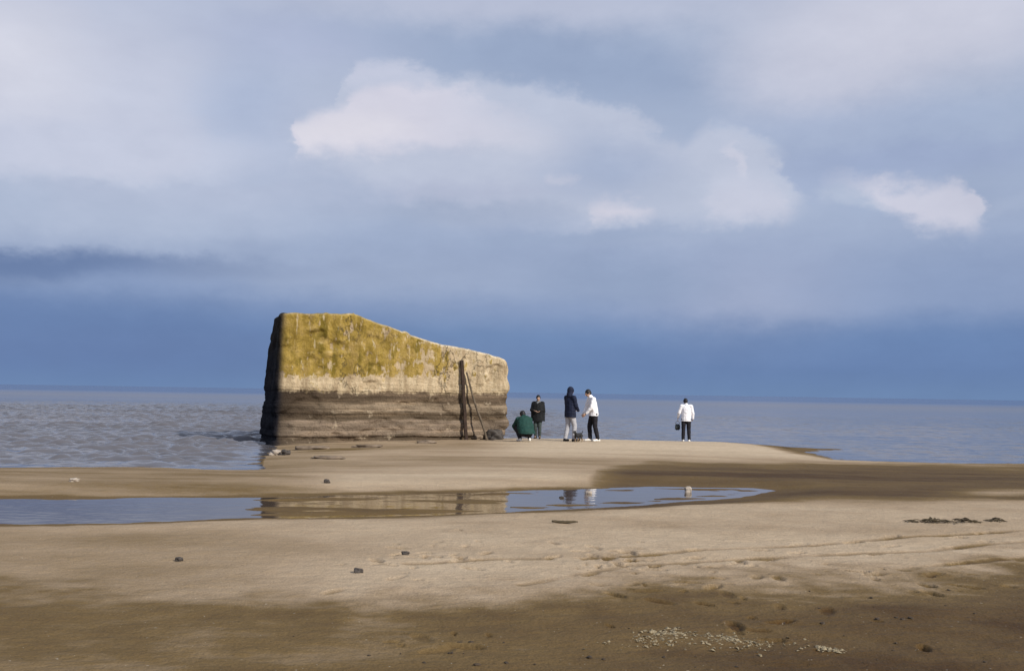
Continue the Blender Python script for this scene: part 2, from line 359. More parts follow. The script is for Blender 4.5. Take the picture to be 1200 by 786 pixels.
W = np.maximum(W, (.86+streak*.5-.5*sstep(1080, 1180, pxx)*np.exp(-((pyy-578)/4)**2))*flat)
W = np.maximum(W, .6*sstep(1.0, .15, S+wob*.01)*(X > 6)); W = np.maximum(W, .35*sstep(1.0, .1, S))
blk = np.exp(-((X+5.2)/2.6)**2-((Y-26.2)/1.8)**2); W = np.maximum(W, .62*blk*(.7+fbm(X*.6, Y*2.5, 41, 3)*1.6))
for fx, fy, hd, sz, dp in FOOT:              # sand made darker inside the prints
    k = np.nonzero((np.abs(X-fx) < .3) & (np.abs(Y-fy) < .3))[0]
    dx, dy = X[k]-fx, Y[k]-fy
    r = np.hypot((dx*math.cos(hd)+dy*math.sin(hd))/(sz*.5), (-dx*math.sin(hd)+dy*math.cos(hd))/(sz*.21))
    W[k] += sstep(1.1, .6, r)*min(.34, dp*14)*np.clip(.75+1.6*fbm(dx*14+fx*7, dy*14+fy*5, 6, 2), 0, 1.3)
W += groove(X, Y)*.30
W = np.where(S < 0, .72, W)
at_ = beach.data.attributes.new('wet', 'FLOAT', 'POINT'); at_.data.foreach_set('value', np.clip(W, 0, 1).astype(np.float32))

# ------------------------------------------------------------------ water
sea_m, t, b = material('sea_water')
geo = t.node('ShaderNodeNewGeometry').outputs['Position']
gx, gy, gz = t.sep(geo)
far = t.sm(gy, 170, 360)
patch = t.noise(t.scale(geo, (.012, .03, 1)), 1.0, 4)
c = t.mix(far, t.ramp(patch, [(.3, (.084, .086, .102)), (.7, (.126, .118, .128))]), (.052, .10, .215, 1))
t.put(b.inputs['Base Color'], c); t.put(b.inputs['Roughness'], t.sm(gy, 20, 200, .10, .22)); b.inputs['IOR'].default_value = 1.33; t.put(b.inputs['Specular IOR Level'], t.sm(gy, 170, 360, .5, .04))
w1 = t.noise(t.scale(geo, (.55, 1.0, 1)), 2.6, 4, .55); w2_ = t.noise(t.scale(geo, (.35, 1.0, 1)), .5, 4, .55)
bump(t, b, t.m('ADD', t.m('MULTIPLY', w1, .35), w2_), .55, .16)
def waves(X, Y):
    z = np.zeros_like(X); rg = np.random.default_rng(3)
    for k in range(46):
        L = rg.uniform(.3, 1.25); th = rg.normal(math.radians(-82), .42); a = .0125*L; kk = 6.283/L
        ph = (X*math.cos(th)+Y*math.sin(th))*kk + rg.uniform(0, 6.28)
        z += a*(np.sin(ph)+.3*np.sin(2*ph+1.57))
    amp = sstep(9, -5, X)*.75+.22
    amp = amp*(.55+.9*vnoise(X*.12, Y*.2, 77))
    return z*amp*sstep(140, 60, np.hypot(X, Y))*sstep(17, 23, Y)
def sea_z(X, Y):
    return waves(X, Y)*sstep(.3, -2.0, sdf(X, Y, LAND)) 
srad = np.concatenate([np.geomspace(18.5, 140, 640), np.geomspace(145, 30000, 60)])
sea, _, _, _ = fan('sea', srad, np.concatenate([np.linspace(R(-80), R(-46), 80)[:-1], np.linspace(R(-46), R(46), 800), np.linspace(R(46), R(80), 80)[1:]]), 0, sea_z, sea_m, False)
tag(sea, kind='structure')

pool_m, t, b = material('pool_water')
geo = t.node('ShaderNodeNewGeometry').outputs['Position']
b.inputs['Base Color'].default_value = (.085, .062, .045, 1); b.inputs['Roughness'].default_value = .05; b.inputs['IOR'].default_value = 1.33
bump(t, b, t.noise(t.scale(geo, (.7, 1, 1)), 3.0, 3), .2, .02)
me = bpy.data.meshes.new('tide_pool'); bm = bmesh.new()
cx = [Vector((p[0], p[1], 0)) for p in POOL]
def outset(poly, d):
    res = []
    n = len(poly)
    for i in range(n):
        a, b_, c_ = poly[i-1], poly[i], poly[(i+1) % n]
        e1, e2 = (b_-a).normalized(), (c_-b_).normalized(); nn = Vector((e1.y+e2.y, -(e1.x+e2.x), 0)).normalized()
        res.append(b_+nn*d)
    return res
bm.faces.new([bm.verts.new((p.x, p.y, .03)) for p in outset(cx, .55)]); bmesh.ops.triangulate(bm, faces=bm.faces[:])
bm.normal_update(); 
for f in bm.faces:
    if f.normal.z < 0: f.normal_flip()
bm.to_mesh(me); bm.free()
tag(link('tide_pool', me, pool_m), kind='structure')

# ------------------------------------------------------------------ the concrete block
dirf = (BLB-BLA).normalized(); LEN = (BLB-BLA).length
nin = Vector((-dirf.y, dirf.x))                        # into the block
endd = Vector((-.405, .914))                           # the shaded end runs back along this line
def u_of(px):                                          # distance along the front face seen at that column
    d = ray(px, 430); n = Vector((dirf.y, -dirf.x)); k = (BLA.x*n.x+BLA.y*n.y)/(d.x*n.x+d.y*n.y)
    return (Vector((d.x*k, d.y*k))-BLA).dot(dirf), d.y*k
prof = []
for px, py in ((306, 368), (326, 367), (345, 366), (380, 367), (412, 367), (425, 370), (450, 380), (478, 389), (500, 397), (520, 403), (545, 408), (570, 414), (585, 418), (594, 421), (599, 426), (602, 433)):
    u, dy = u_of(px); p = project(np.array([0.]), np.array([0.]), np.array([0.]))
    d = ray(px, py); prof.append((u, H + d.z/d.y*dy))
PU, PZ = [p[0] for p in prof], [p[1] for p in prof]
TH = 3.0
per = []                                               # footprint points (2D) + tangent-free list, counter-clockwise seen from above
def arc(c, r, a0, a1, n):
    return [Vector((c.x+r*math.cos(a0+(a1-a0)*i/n), c.y+r*math.sin(a0+(a1-a0)*i/n))) for i in range(n+1)]
A = BLA; Bp = BLB; Cc = BLB+nin*TH; Dd = BLA+endd*TH
def corner(p, a, c_, r, n):                            # rounded corner at p between neighbours a and c_
    d1, d2 = (a-p).normalized(), (c_-p).normalized(); p1, p2 = p+d1*r, p+d2*r
    return [p1.lerp(p, s).lerp(p.lerp(p2, s), s) for s in [i/n for i in range(n+1)]]
def seg(a, b_, n): return [a.lerp(b_, i/n) for i in range(1, n)]
c1, c2, c3, c4 = corner(A, Dd, Bp, .2, 10), corner(Bp, A, Cc, .42, 16), corner(Cc, Bp, Dd, .5, 8), corner(Dd, Cc, A, .3, 8)
per = c1 + seg(c1[-1], c2[0], 190) + c2 + seg(c2[-1], c3[0], 40) + c3 + seg(c3[-1], c4[0], 60) + c4 + seg(c4[-1], c1[0], 60)
N = len(per)
P2 = np.array([[p.x, p.y] for p in per]); T = np.roll(P2, -1, 0)-np.roll(P2, 1, 0); T /= np.linalg.norm(T, axis=1)[:, None]
NO = np.stack([T[:, 1], -T[:, 0]], 1)
u = (P2-np.array(BLA)) @ np.array(dirf); vv = (P2-np.array(BLA)) @ np.array(nin)
arcl = np.concatenate([[0], np.cumsum(np.linalg.norm(np.diff(P2, axis=0), axis=1))])
ztop = np.interp(u, PU, PZ) + fbm(arcl*1.3, arcl*0+.5, 51, 4)*.16 + np.maximum(0, fbm(arcl*5, arcl*0+.2, 53, 2)-.22)*.35
yfr = BLA.y + u*dirf.y
ztop = H + (ztop-H)*(1+.35*(P2[:, 1]/yfr-1)*sstep(3.0, .5, u))
LV = 210; fr = np.linspace(0, 1, LV); z0 = -.6
rings = []
def bandd(z, a):                                       # ledges left by the tide: metres out from the face
    z = z + fbm(a*.5, a*0+3.3, 61, 3)*.10
    s = lambda lo, hi, w=.018: sstep(lo-w, lo+w, z)*(1-sstep(hi-w, hi+w, z))
    return -.035*s(1.34, 1.70) + .02*s(1.14, 1.24) - .03*s(.80, .97) + .01*s(.55, .74) - .02*s(.42, .48) - .07*s(.10, .25) + .10*(1-sstep(-.1, .16, z)) + .015*s(1.78, 1.98)
for f in fr:
    z = z0 + f*(ztop-.10-z0)
    a = arcl
    lean = .33*np.clip(-(T[:, 0]*dirf.x+T[:, 1]*dirf.y), 0, 1)*0
    off = bandd(z, a) + fbm(a*.8, z*1.0, 71, 4)*.08 + fbm(a*4, z*6, 73, 4)*.035 - .03*sstep(.16, .30, fbm(a*2.6, z*2.6, 77, 4))
    off += -.10*sstep(.55, .75, fbm(a*.9+4, z*1.6, 79, 3)+.5)
    pos = P2 + NO*off[:, None]
    # the left end leans inward with height
    lf_ = np.clip(1-u/3.0, 0, 1)
    pos = pos + np.array(dirf)[None, :]*((.10+.20*sstep(0, 1.5, vv))*lf_*np.clip(z, 0, 4)/4-.04)[:, None]
    rings.append(np.column_stack([pos, z]))
cen = rings[-1][:, :2]
inn = -NO
for k in range(1, 7):
    th = k/6*math.pi/2
    pos = cen + inn*(.14*(1-math.cos(th)))
    rings.append(np.column_stack([pos, ztop-.10+.10*math.sin(th)]))
pos = cen+inn*.5; rings.append(np.column_stack([pos, ztop-.02-.28*sstep(.2, 2.5, u)]))
V = np.concatenate(rings); nr = len(rings)
q = [(k*N+j, k*N+(j+1) % N, (k+1)*N+(j+1) % N, (k+1)*N+j) for k in range(nr-1) for j in range(N)]
me = bpy.data.meshes.new('concrete_block'); me.from_pydata(V.tolist(), [], q)
bm = bmesh.new(); bm.from_mesh(me); bm.verts.ensure_lookup_table()
fcap = bm.faces.new([bm.verts[(nr-1)*N+j] for j in range(N)]); bmesh.ops.triangulate(bm, faces=[fcap]); bm.to_mesh(me); bm.free(); smooth(me)
ed = me.attributes.new('end', 'FLOAT', 'POINT')         # end face's shade painted near black, with dark stain round the corner
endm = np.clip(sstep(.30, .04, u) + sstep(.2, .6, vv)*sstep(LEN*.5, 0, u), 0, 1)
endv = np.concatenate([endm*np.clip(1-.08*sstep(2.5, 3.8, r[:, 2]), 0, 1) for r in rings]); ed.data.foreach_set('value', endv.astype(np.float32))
alv = me.attributes.new('along', 'FLOAT', 'POINT'); alv.data.foreach_set('value', np.tile(np.clip(u/LEN, 0, 1), nr).astype(np.float32))

con, t, b = material('stained_concrete')
tc = t.node('ShaderNodeTexCoord').outputs['Object']; ox, oy, oz = t.sep(tc)
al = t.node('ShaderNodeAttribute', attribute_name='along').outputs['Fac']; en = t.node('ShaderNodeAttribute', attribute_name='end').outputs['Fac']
nl = t.noise(t.scale(tc, (.6, .6, .5)), 1.1, 4, .55); nm = t.noise(tc, 3.2, 6, .62); nv = t.noise(t.scale(tc, (1, 1, .28)), 5.5, 5, .62); nh = t.noise(t.scale(tc, (.22, .22, 3.2)), 2.6, 5, .6); ng = t.noise(tc, 16, 4, .6)
zz = t.m('ADD', oz, t.m('MULTIPLY', t.m('SUBTRACT', nl, .5), .28))
zz = t.m('ADD', zz, t.m('MULTIPLY', t.m('SUBTRACT', nm, .5), .16))
low = t.ramp(t.m('DIVIDE', zz, 2.2, clamp=True), [(.0, (.19, .155, .12)), (.09, (.10, .078, .058)), (.16, (.22, .18, .145)), (.34, (.225, .185, .15)), (.37, (.12, .095, .07)), (.46, (.12, .095, .07)), (.49, (.27, .225, .175)), (.575, (.26, .215, .165)), (.61, (.125, .098, .072)), (.75, (.135, .105, .08))])
low = t.mix(1.0, low, t.ramp(nh, [(.3, (.5, .49, .48)), (.5, (.86, .86, .86)), (.7, (1.4, 1.37, 1.32))]), 'MULTIPLY')
low = t.mix(t.sm(nm, .60, .68, 0, .55), low, (.38, .33, .26, 1))
pale = t.ramp(nv, [(.3, (.36, .27, .17)), (.7, (.56, .46, .31))])
ochre = t.ramp(nm, [(.3, (.17, .115, .022)), (.5, (.30, .212, .052)), (.7, (.38, .27, .10))])
ochre = t.mix(t.sm(t.noise(t.scale(tc, (1, 1, .5)), 2.1, 5, .6), .52, .64, 0, .8), ochre, (.135, .10, .016, 1))
# ochre lichen thins toward the right end and the foot of the upper face
cov = t.m('ADD', t.m('MULTIPLY', nv, .75), t.m('MULTIPLY', nm, .65))
cov = t.m('SUBTRACT', cov, t.m('ADD', t.sm(al, .25, .62, .0, .10), t.sm(al, .58, .90, .0, .19)))
cov = t.m('SUBTRACT', cov, t.sm(zz, 2.6, 1.95, .0, .0))
cov = t.m('SUBTRACT', cov, t.m('MULTIPLY', t.m('SUBTRACT', 1.0, t.sm(zz, 1.95, 2.35)), .30))
up = t.mix(t.sm(cov, .50, .60), pale, ochre)
up = t.mix(t.sm(t.noise(t.scale(tc, (1, 1, .2), (4, 4, 4)), 7, 4, .6), .60, .68, 0, .55), up, (.55, .46, .33, 1))
up = t.mix(t.sm(ng, .62, .70, 0, .4), up, (.10, .085, .04, 1))
# sunlit edge painted pale along the top rim, strongest on the sloping part
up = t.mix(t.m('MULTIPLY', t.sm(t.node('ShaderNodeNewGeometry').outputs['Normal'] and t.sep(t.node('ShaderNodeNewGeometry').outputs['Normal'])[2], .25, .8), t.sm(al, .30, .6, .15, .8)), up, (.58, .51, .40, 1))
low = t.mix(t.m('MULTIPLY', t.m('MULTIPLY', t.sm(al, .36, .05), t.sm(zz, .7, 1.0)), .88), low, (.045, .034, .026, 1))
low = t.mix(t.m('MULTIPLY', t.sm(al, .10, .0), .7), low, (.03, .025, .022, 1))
up = t.mix(1.0, up, t.ramp(t.noise(t.scale(tc, (1, 1, .16), (2, 8, 1)), 3.4, 5, .65), [(.3, (.62, .60, .56)), (.55, (1.0, 1.0, 1.0)), (.75, (1.18, 1.15, 1.1))]), 'MULTIPLY')
low = t.mix(1.0, low, (1.0, .94, .86, 1), 'MULTIPLY')
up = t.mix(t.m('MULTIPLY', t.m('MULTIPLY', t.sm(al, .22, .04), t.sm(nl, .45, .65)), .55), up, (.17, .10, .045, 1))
crack = t.m('MULTIPLY', t.sm(t.m('ABSOLUTE', t.m('SUBTRACT', t.noise(t.scale(tc, (1, 1, .7), (3, 1, 6)), 1.2, 6, .62), .5)), .004, .012, 1.0, 0.0), t.sm(nl, .42, .6))
up = t.mix(t.m('MULTIPLY', crack, .7), up, (.07, .055, .035, 1))
pit = t.sm(t.noise(tc, 34, 3, .6), .60, .68)
zd = t.m('ADD', t.m('ADD', zz, t.m('MULTIPLY', t.m('SUBTRACT', nv, .5), .30)), t.m('MULTIPLY', t.m('SUBTRACT', ng, .5), .14))
c = t.mix(t.sm(zd, 1.60, 1.74), low, up)
c = t.mix(t.m('MULTIPLY', pit, .5), c, (.06, .045, .032, 1))
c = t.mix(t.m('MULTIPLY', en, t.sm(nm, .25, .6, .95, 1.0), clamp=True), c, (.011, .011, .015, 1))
t.put(b.inputs['Base Color'], c); b.inputs['Roughness'].default_value = .95; b.inputs['Specular IOR Level'].default_value = .08
bump(t, b, t.m('SUBTRACT', t.m('ADD', nm, t.m('MULTIPLY', ng, .7)), t.m('ADD', t.m('MULTIPLY', pit, .35), t.m('MULTIPLY', crack, .5))), .8, .06)
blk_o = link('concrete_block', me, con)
tag(blk_o, 'massive weathered concrete block with sloping top, ochre lichen and dark tide bands', 'concrete block')

# ------------------------------------------------------------------ loose shapes
def tube(bm, path, radii, n=8, jit=0):
    rings = []
    for i, p in enumerate(path):
        d = (path[min(i+1, len(path)-1)]-path[max(i-1, 0)]).normalized()
        a = d.orthogonal().normalized(); c_ = d.cross(a)
        if rings:                                       # keep rings from twisting
            a = (pa - d*pa.dot(d)).normalized(); c_ = d.cross(a)
        pa = a
        rings.append([bm.verts.new(p + (a*math.cos(6.2832*k/n)+c_*math.sin(6.2832*k/n))*radii[i]*(1+random.uniform(-jit, jit))) for k in range(n)])
    for i in range(len(rings)-1):
        for k in range(n): bm.faces.new((rings[i][k], rings[i][(k+1) % n], rings[i+1][(k+1) % n], rings[i+1][k]))
    bm.faces.new(rings[0][::-1]); bm.faces.new(rings[-1])
def from_bm(name, bm, mat, parent=None, sm=True):
    me = bpy.data.meshes.new(name); bmesh.ops.recalc_face_normals(bm, faces=bm.faces[:]); bm.to_mesh(me); bm.free()
    if sm: smooth(me)
    return link(name, me, mat, parent)
def rock_bm(sx, sy, sz, rough=.4, sub=3, seed=0):
    bm = bmesh.new(); bmesh.ops.create_icosphere(bm, subdivisions=sub, radius=1)
    o = Vector((seed*3.1, seed*1.7, seed*.9))
    from mathutils import noise
    for v in bm.verts:
        n = noise.noise(v.co*1.3+o)*rough + noise.noise(v.co*3.1+o)*rough*.4
        c = v.co*(1+n)
        for ax in range(3): c[ax] = 1.2*math.tanh(c[ax]/1.2)
        v.co = Vector((c.x*sx, c.y*sy, c.z*sz))
    return bm

rust = simple('rusty_iron', (.035, .021, .015), .85, .4, 8)
wood = simple('weathered_wood', (.11, .085, .06), .85, .35, 9)
stone_d = simple('dark_stone', (.055, .047, .042), .7, .4, 9)
stone_p = simple('pale_stone', (.36, .31, .26), .85, .25, 9)
stone_g = simple('grey_stone', (.17, .13, .095), .85, .35, 6)
weed_m = simple('dry_seaweed', (.075, .058, .034), .8, .4, 20)

def face_pt(px, py, out):          # a point that far in front of the block's front face, seen there
    d = ray(px, py); n = Vector((dirf.y, -dirf.x)); q = BLA+n*out
    k = (q.x*n.x+q.y*n.y)/(d.x*n.x+d.y*n.y)
    return Vector((d.x*k, d.y*k, H+d.z*k))
# dark iron post: an I-section rail set against the face
bm = bmesh.new(); p0 = face_pt(546.5, 514, .16); p0.z = ground_z(p0.x, p0.y)-.1; p1 = face_pt(541, 422, .07)
path = [p0.lerp(p1, i/14)+Vector((random.uniform(-.008, .008), 0, 0)) for i in range(15)]
zax = (p1-p0).normalized(); xax = Vector((dirf.x, dirf.y, 0)); xax = (xax-zax*xax.dot(zax)).normalized(); yax = zax.cross(xax)
sec = [(-.052, -.045), (.052, -.045), (.052, -.025), (.014, -.016), (.014, .016), (.042, .025), (.042, .045), (-.042, .045), (-.042, .025), (-.014, .016), (-.014, -.016), (-.052, -.025)]
rg = [[bm.verts.new(p+xax*a+yax*c_) for a, c_ in sec] for p in path]
for i in range(14):
    for k in range(12): bm.faces.new((rg[i][k], rg[i][(k+1) % 12], rg[i+1][(k+1) % 12], rg[i+1][k]))
bm.faces.new(rg[0][::-1]); bm.faces.new(rg[-1])
tag(from_bm('iron_post', bm, rust, sm=False), 'dark rusty iron post standing upright against the concrete block', 'post')
bm = bmesh.new(); p0 = face_pt(571, 512, .42); p0.z = ground_z(p0.x, p0.y)-.05; p1 = face_pt(546, 436, .08)
path = [p0.lerp(p1, i/16)+Vector((math.sin(i*.5)*.02, 0, 0)) for i in range(17)]
tube(bm, path, [.044-.0010*i for i in range(17)], 9, .06)
tag(from_bm('leaning_pole', bm, wood), 'slanting grey brown wooden pole leaning on the block beside the iron post', 'pole')

def stone(name, px, py, sx, sy, sz, mat, seed, label, cat='rock', group=None, rot=0, sink=.25):
    p = on_ground(px, py); bm = rock_bm(sx, sy, sz, .6, 4, seed)
    o = from_bm(name, bm, mat); o.location = (p.x, p.y, p.z+sz*(.8-sink)); o.rotation_euler = (0, 0, rot)
    return tag(o, label, cat, group)
gr = 'rocks at the foot of the concrete block'
stone('rock', 323, 533, .17, .14, .10, stone_p, 1, 'whitish rock at the waterside left corner of the concrete block', group=gr)
stone('rock', 335, 533, .13, .12, .10, stone_d, 2, 'dark rock touching the whitish one by the left corner of the block', group=gr)
stone('rock', 366, 526, .55, .3, .09, stone_g, 3, 'low flat grey brown rock under the left half of the block', sink=.55, group=gr)
stone('rock', 388, 537, .5, .25, .06, stone_g, 4, 'flat slab-like rock nearest the water before the block', sink=.55, group=gr)
stone('rock', 430, 524, .5, .22, .08, stone_g, 5, 'long low rock before the middle of the block', sink=.55, group=gr)
stone('rock', 580, 515, .34, .26, .25, stone_d, 16, 'dark rounded rock at the foot of the leaning pole', group=gr)
stone('rock', 558, 515, .26, .2, .15, stone_g, 7, 'grey rock between the iron post and the dark rounded rock', group=gr)
stone('rock', 500, 519, .34, .2, .08, stone_g, 8, 'small flat rock left of the iron post at the block foot', sink=.55, group=gr)

# stones in and beside the pool
gp = 'pale stones in the tide pool'
stone('stone', 690, 580, .075, .05, .05, stone_p, 11, 'pale stone in the tide pool, the one nearer the concrete block', 'stone', gp, sink=.2)
stone('stone', 806, 578, .07, .06, .085, stone_p, 12, 'pale upright stone in the narrow end of the tide pool', 'stone', gp, sink=.1)
stone('stone', 658, 585, .05, .05, .04, stone_d, 13, 'tiny dark stone at the edge of the tide pool water', 'stone')
stone('stone', 87, 564, .09, .06, .045, stone_p, 14, 'small pale stone on the sand bar between sea and pool', 'stone')
stone('stone', 383, 570, .06, .05, .05, stone_d, 15, 'small dark stone on the sand bar in front of the block', 'stone')
gd = 'dark pebbles on the dry sand'
stone('pebble', 210, 657, .042, .03, .028, stone_d, 21, 'lone dark pebble on the smooth sand below the sky-reflecting pool', 'pebble', gd)
stone('pebble', 420, 671, .045, .035, .03, stone_d, 22, 'dark pebble nearest the smooth sand left of the footprints', 'pebble', gd)
stone('pebble', 475, 650, .045, .03, .026, stone_d, 23, 'dark pebble at the upper edge of the footprint cluster', 'pebble', gd)
# driftwood stick by the pool
p = on_ground(662, 613); bm = bmesh.new()
tube(bm, [Vector((-.16+.04*i, .008*math.sin(i*.7), .005*math.cos(i*.9))) for i in range(9)], [.012, .016, .018, .018, .017, .017, .015, .012, .007], 7, .1)
o = from_bm('driftwood_stick', bm, weed_m); o.location = (p.x, p.y, p.z+.02); tag(o, 'short dark stick lying on pale sand below the tide pool', 'stick')

def weed(px, py, w, d, hgt, n, label, group):
    p = on_ground(px, py); bm = bmesh.new()
    for _ in range(n):
        cx_, cy_ = random.gauss(0, w*.33), random.gauss(0, d*.35); cx_ = max(-w*.55, min(w*.55, cx_)); hd = random.uniform(0, 6.28); L = random.uniform(.08, .24); top = hgt*random.uniform(.3, 1)*(1-abs(cx_)/w*1.2)
        path = []
        for i in range(6):
            s = i/5-.5; hd += random.uniform(-.5, .5)
            path.append(Vector((cx_+math.cos(hd)*L*s, cy_+math.sin(hd)*L*s*.7, max(.002, top*(1-3.2*s*s)+.004))))
        tube(bm, path, [.003, .0055, .006, .006, .005, .002], 5)
    o = from_bm('seaweed_clump', bm, weed_m); o.location = (p.x, p.y, p.z); return tag(o, label, 'seaweed', group)
gw = 'seaweed on the pale sand'
weed(1092, 612, .52, .12, .065, 46, 'long dark clump of seaweed on pale sand below the wet hollow', gw)
weed(1133, 612, .26, .10, .07, 22, 'middle tuft of seaweed between the long clump and the smallest tuft', gw)
weed(1168, 611, .16, .07, .05, 16, 'smallest dark tuft of seaweed, at the right end of the row', gw)

# shell debris and foam crust on the wet sand
shell_m = simple('shell_fragments', (.22, .18, .115), .9, .45, 40)
def debris(name, strips, n, label):
    bm = bmesh.new(); from mathutils import noise
    base = on_ground(*strips[0][:2])
    for _ in range(n):
        x0, y0, x1, y1, sp = random.choice(strips); s = random.random()
        p = on_ground(x0+(x1-x0)*s+random.gauss(0, sp), y0+(y1-y0)*s+random.gauss(0, sp*.28))
        r = .003+.016*random.random()**2.2*random.choice((.7, 1, 1.25)); rot = Euler((random.uniform(-.6, .6), random.uniform(-.6, .6), random.uniform(0, 6.28))).to_matrix()
        k = 7; ctr = p-base+Vector((0, 0, .001+r*.2))
        vs = [bm.verts.new(ctr+rot @ Vector((math.cos(6.283*i/k)*r*random.uniform(.7, 1.3), math.sin(6.283*i/k)*r*.8*random.uniform(.7, 1.2), -r*.2))) for i in range(k)]
        vt = bm.verts.new(ctr+rot @ Vector((0, 0, r*.35))); vb = bm.verts.new(ctr+rot @ Vector((0, 0, -r*.35)))
        for i in range(k): bm.faces.new((vs[i], vs[(i+1) % k], vt)); bm.faces.new((vs[(i+1) % k], vs[i], vb))
    o = from_bm(name, bm, shell_m, sm=False); o.location = base
    return tag(o, label, 'shells', kind='stuff')
debris('shell_debris', [(745, 749, 800, 745, 9), (765, 742, 800, 742, 8), (830, 748, 900, 755, 6), (800, 747, 850, 747, 9), (830, 745, 870, 751, 8), (775, 744, 790, 744, 14), (700, 752, 960, 758, 16)], 900, 'wide patch of pale crushed shells on dark wet sand')
debris('shell_debris', [(958, 758, 970, 759, 4), (965, 760, 988, 763, 4)], 130, 'little patch of pale crushed shells right of the wide patch')
# dark pebbles and grit on the wet foreground
peb_m = simple('brown_pebble', (.05, .036, .024), .8, .35, 30)
proto = None; gs = 'dark pebbles strewn over the wet sand'; spots = []
for _ in range(26): spots.append((random.uniform(640, 1195), random.uniform(725, 782)))
for _ in range(14): spots.append((random.gauss(540, 60), random.uniform(745, 782)))
for _ in range(16): spots.append((random.uniform(930, 1190), random.uniform(690, 730)))
for i, (px, py) in enumerate(spots):
    p = on_ground(px, py)
    if i < 4:
        o = from_bm('pebble', rock_bm(.019, .014, .009, .6, 3, 40+i), peb_m); protos = (protos if i else []) + [o]
    else:
        o = random.choice(protos).copy(); COL.objects.link(o)
    s = .35+.95*random.random()**2.2; o.scale = (s, s, s); o.rotation_euler = (0, 0, random.uniform(0, 6.28)); o.location = (p.x, p.y, p.z+.001*s)
    tag(o, 'little dark pebble strewn on the dark wet sand of the foreground', 'pebble', gs)

# ------------------------------------------------------------------ people
DG = bpy.context.evaluated_depsgraph_get
_US = {}
def unit_ball(seg):
    if seg not in _US:
        b_ = bmesh.new(); bmesh.ops.create_uvsphere(b_, u_segments=seg, v_segments=max(8, seg*2//3), radius=1)
        b_.verts.index_update(); _US[seg] = (np.array([v.co[:] for v in b_.verts]), [tuple(v.index for v in f.verts) for f in b_.faces]); b_.free()
    return _US[seg]
class Balls:                        # gathers many closed balls, fused afterwards into one skin
    def __init__(s): s.v = []; s.f = []; s.n = 0
    def to_mesh(s, me): me.from_pydata(np.concatenate(s.v).tolist(), [], s.f); me.update()
    def free(s): pass
def ell(bm, c, r, rot=None, seg=18):
    v, f = unit_ball(seg); mt = np.array(rot.to_matrix()) if rot else np.eye(3)
    bm.v.append((v*np.array(r)) @ mt.T + np.array(c)); bm.f += [tuple(i+bm.n for i in q_) for q_ in f]; bm.n += len(v)
def cap(bm, p0, p1, r0, r1, n=7, flat=None):            # a tapered, closed limb made of overlapping balls
    p0, p1 = Vector(p0), Vector(p1); L = (p1-p0).length; k = max(3, int(L/(.45*min(r0, r1)))+1); k = min(k, 40)
    for i in range(k+1):
        s = i/k; r = r0+(r1-r0)*s
        ell(bm, p0.lerp(p1, s), (r, r, r) if not flat else (r*flat[0], r*flat[1], r*flat[2]), seg=12)
def chain(bm, P_, R_, flat=None):
    for i in range(len(P_)-1): cap(bm, P_[i], P_[i+1], R_[i], R_[i+1], flat=flat)
def fuse(name, bm, mat, parent, voxel, it=4, cut=None, wr=0):
    me = bpy.data.meshes.new('t'); bm.to_mesh(me); bm.free()
    o = bpy.data.objects.new('t', me); COL.objects.link(o)
    m_ = o.modifiers.new('r', 'REMESH'); m_.mode = 'VOXEL'; m_.voxel_size = voxel
    s_ = o.modifiers.new('s', 'SMOOTH'); s_.iterations = it; s_.factor = .5
    dg = DG(); dg.update(); res = bpy.data.meshes.new_from_object(o.evaluated_get(dg)); bpy.data.objects.remove(o); bpy.data.meshes.remove(me)
    b2 = bmesh.new(); b2.from_mesh(res)
    from mathutils import noise
    if wr:
        b2.normal_update()
        for v in b2.verts: v.co += v.normal*wr*(noise.noise(Vector((v.co.x*9, v.co.y*9, v.co.z*16)))+.5*noise.noise(v.co*26))
    for (co, no) in (cut or []):                        # clean hems
        g = b2.verts[:]+b2.edges[:]+b2.faces[:]
        r = bmesh.ops.bisect_plane(b2, geom=g, plane_co=co, plane_no=no, clear_outer=True)
        eds = [e_ for e_ in r['geom_cut'] if isinstance(e_, bmesh.types.BMEdge)]
        if eds: bmesh.ops.holes_fill(b2, edges=eds, sides=0)
    res.clear_geometry(); b2.to_mesh(res); b2.free(); smooth(res); res.name = name
    while len(res.materials): res.materials.pop()
    return link(name, res, mat, parent)

skin = simple('skin', (.50, .32, .23), .55, .1, 20, .3, .05)
hair_d = simple('dark_hair', (.012, .011, .013), .5, .3, 40)
M_ = {k: simple(k, c, r_, v_, 14, .2, .25) for k, c, r_, v_ in (
    ('green_jacket_cloth', (.013, .048, .040), .75, .25), ('black_coat_cloth', (.010, .011, .013), .8, .3), ('navy_coat_cloth', (.010, .014, .034), .75, .3),
    ('white_jacket_cloth', (.80, .80, .84), .75, .06), ('dark_trouser_cloth', (.016, .015, .02), .85, .3), ('pale_trouser_cloth', (.38, .38, .41), .85, .1),
    ('grey_trouser_cloth', (.05, .065, .066), .85, .2), ('white_shoe_leather', (.74, .73, .70), .5, .08), ('dark_shoe_leather', (.02, .018, .018), .5, .2), ('bag_cloth', (.06, .07, .075), .7, .3), ('grey_scarf_cloth', (.17, .18, .19), .9, .2))}

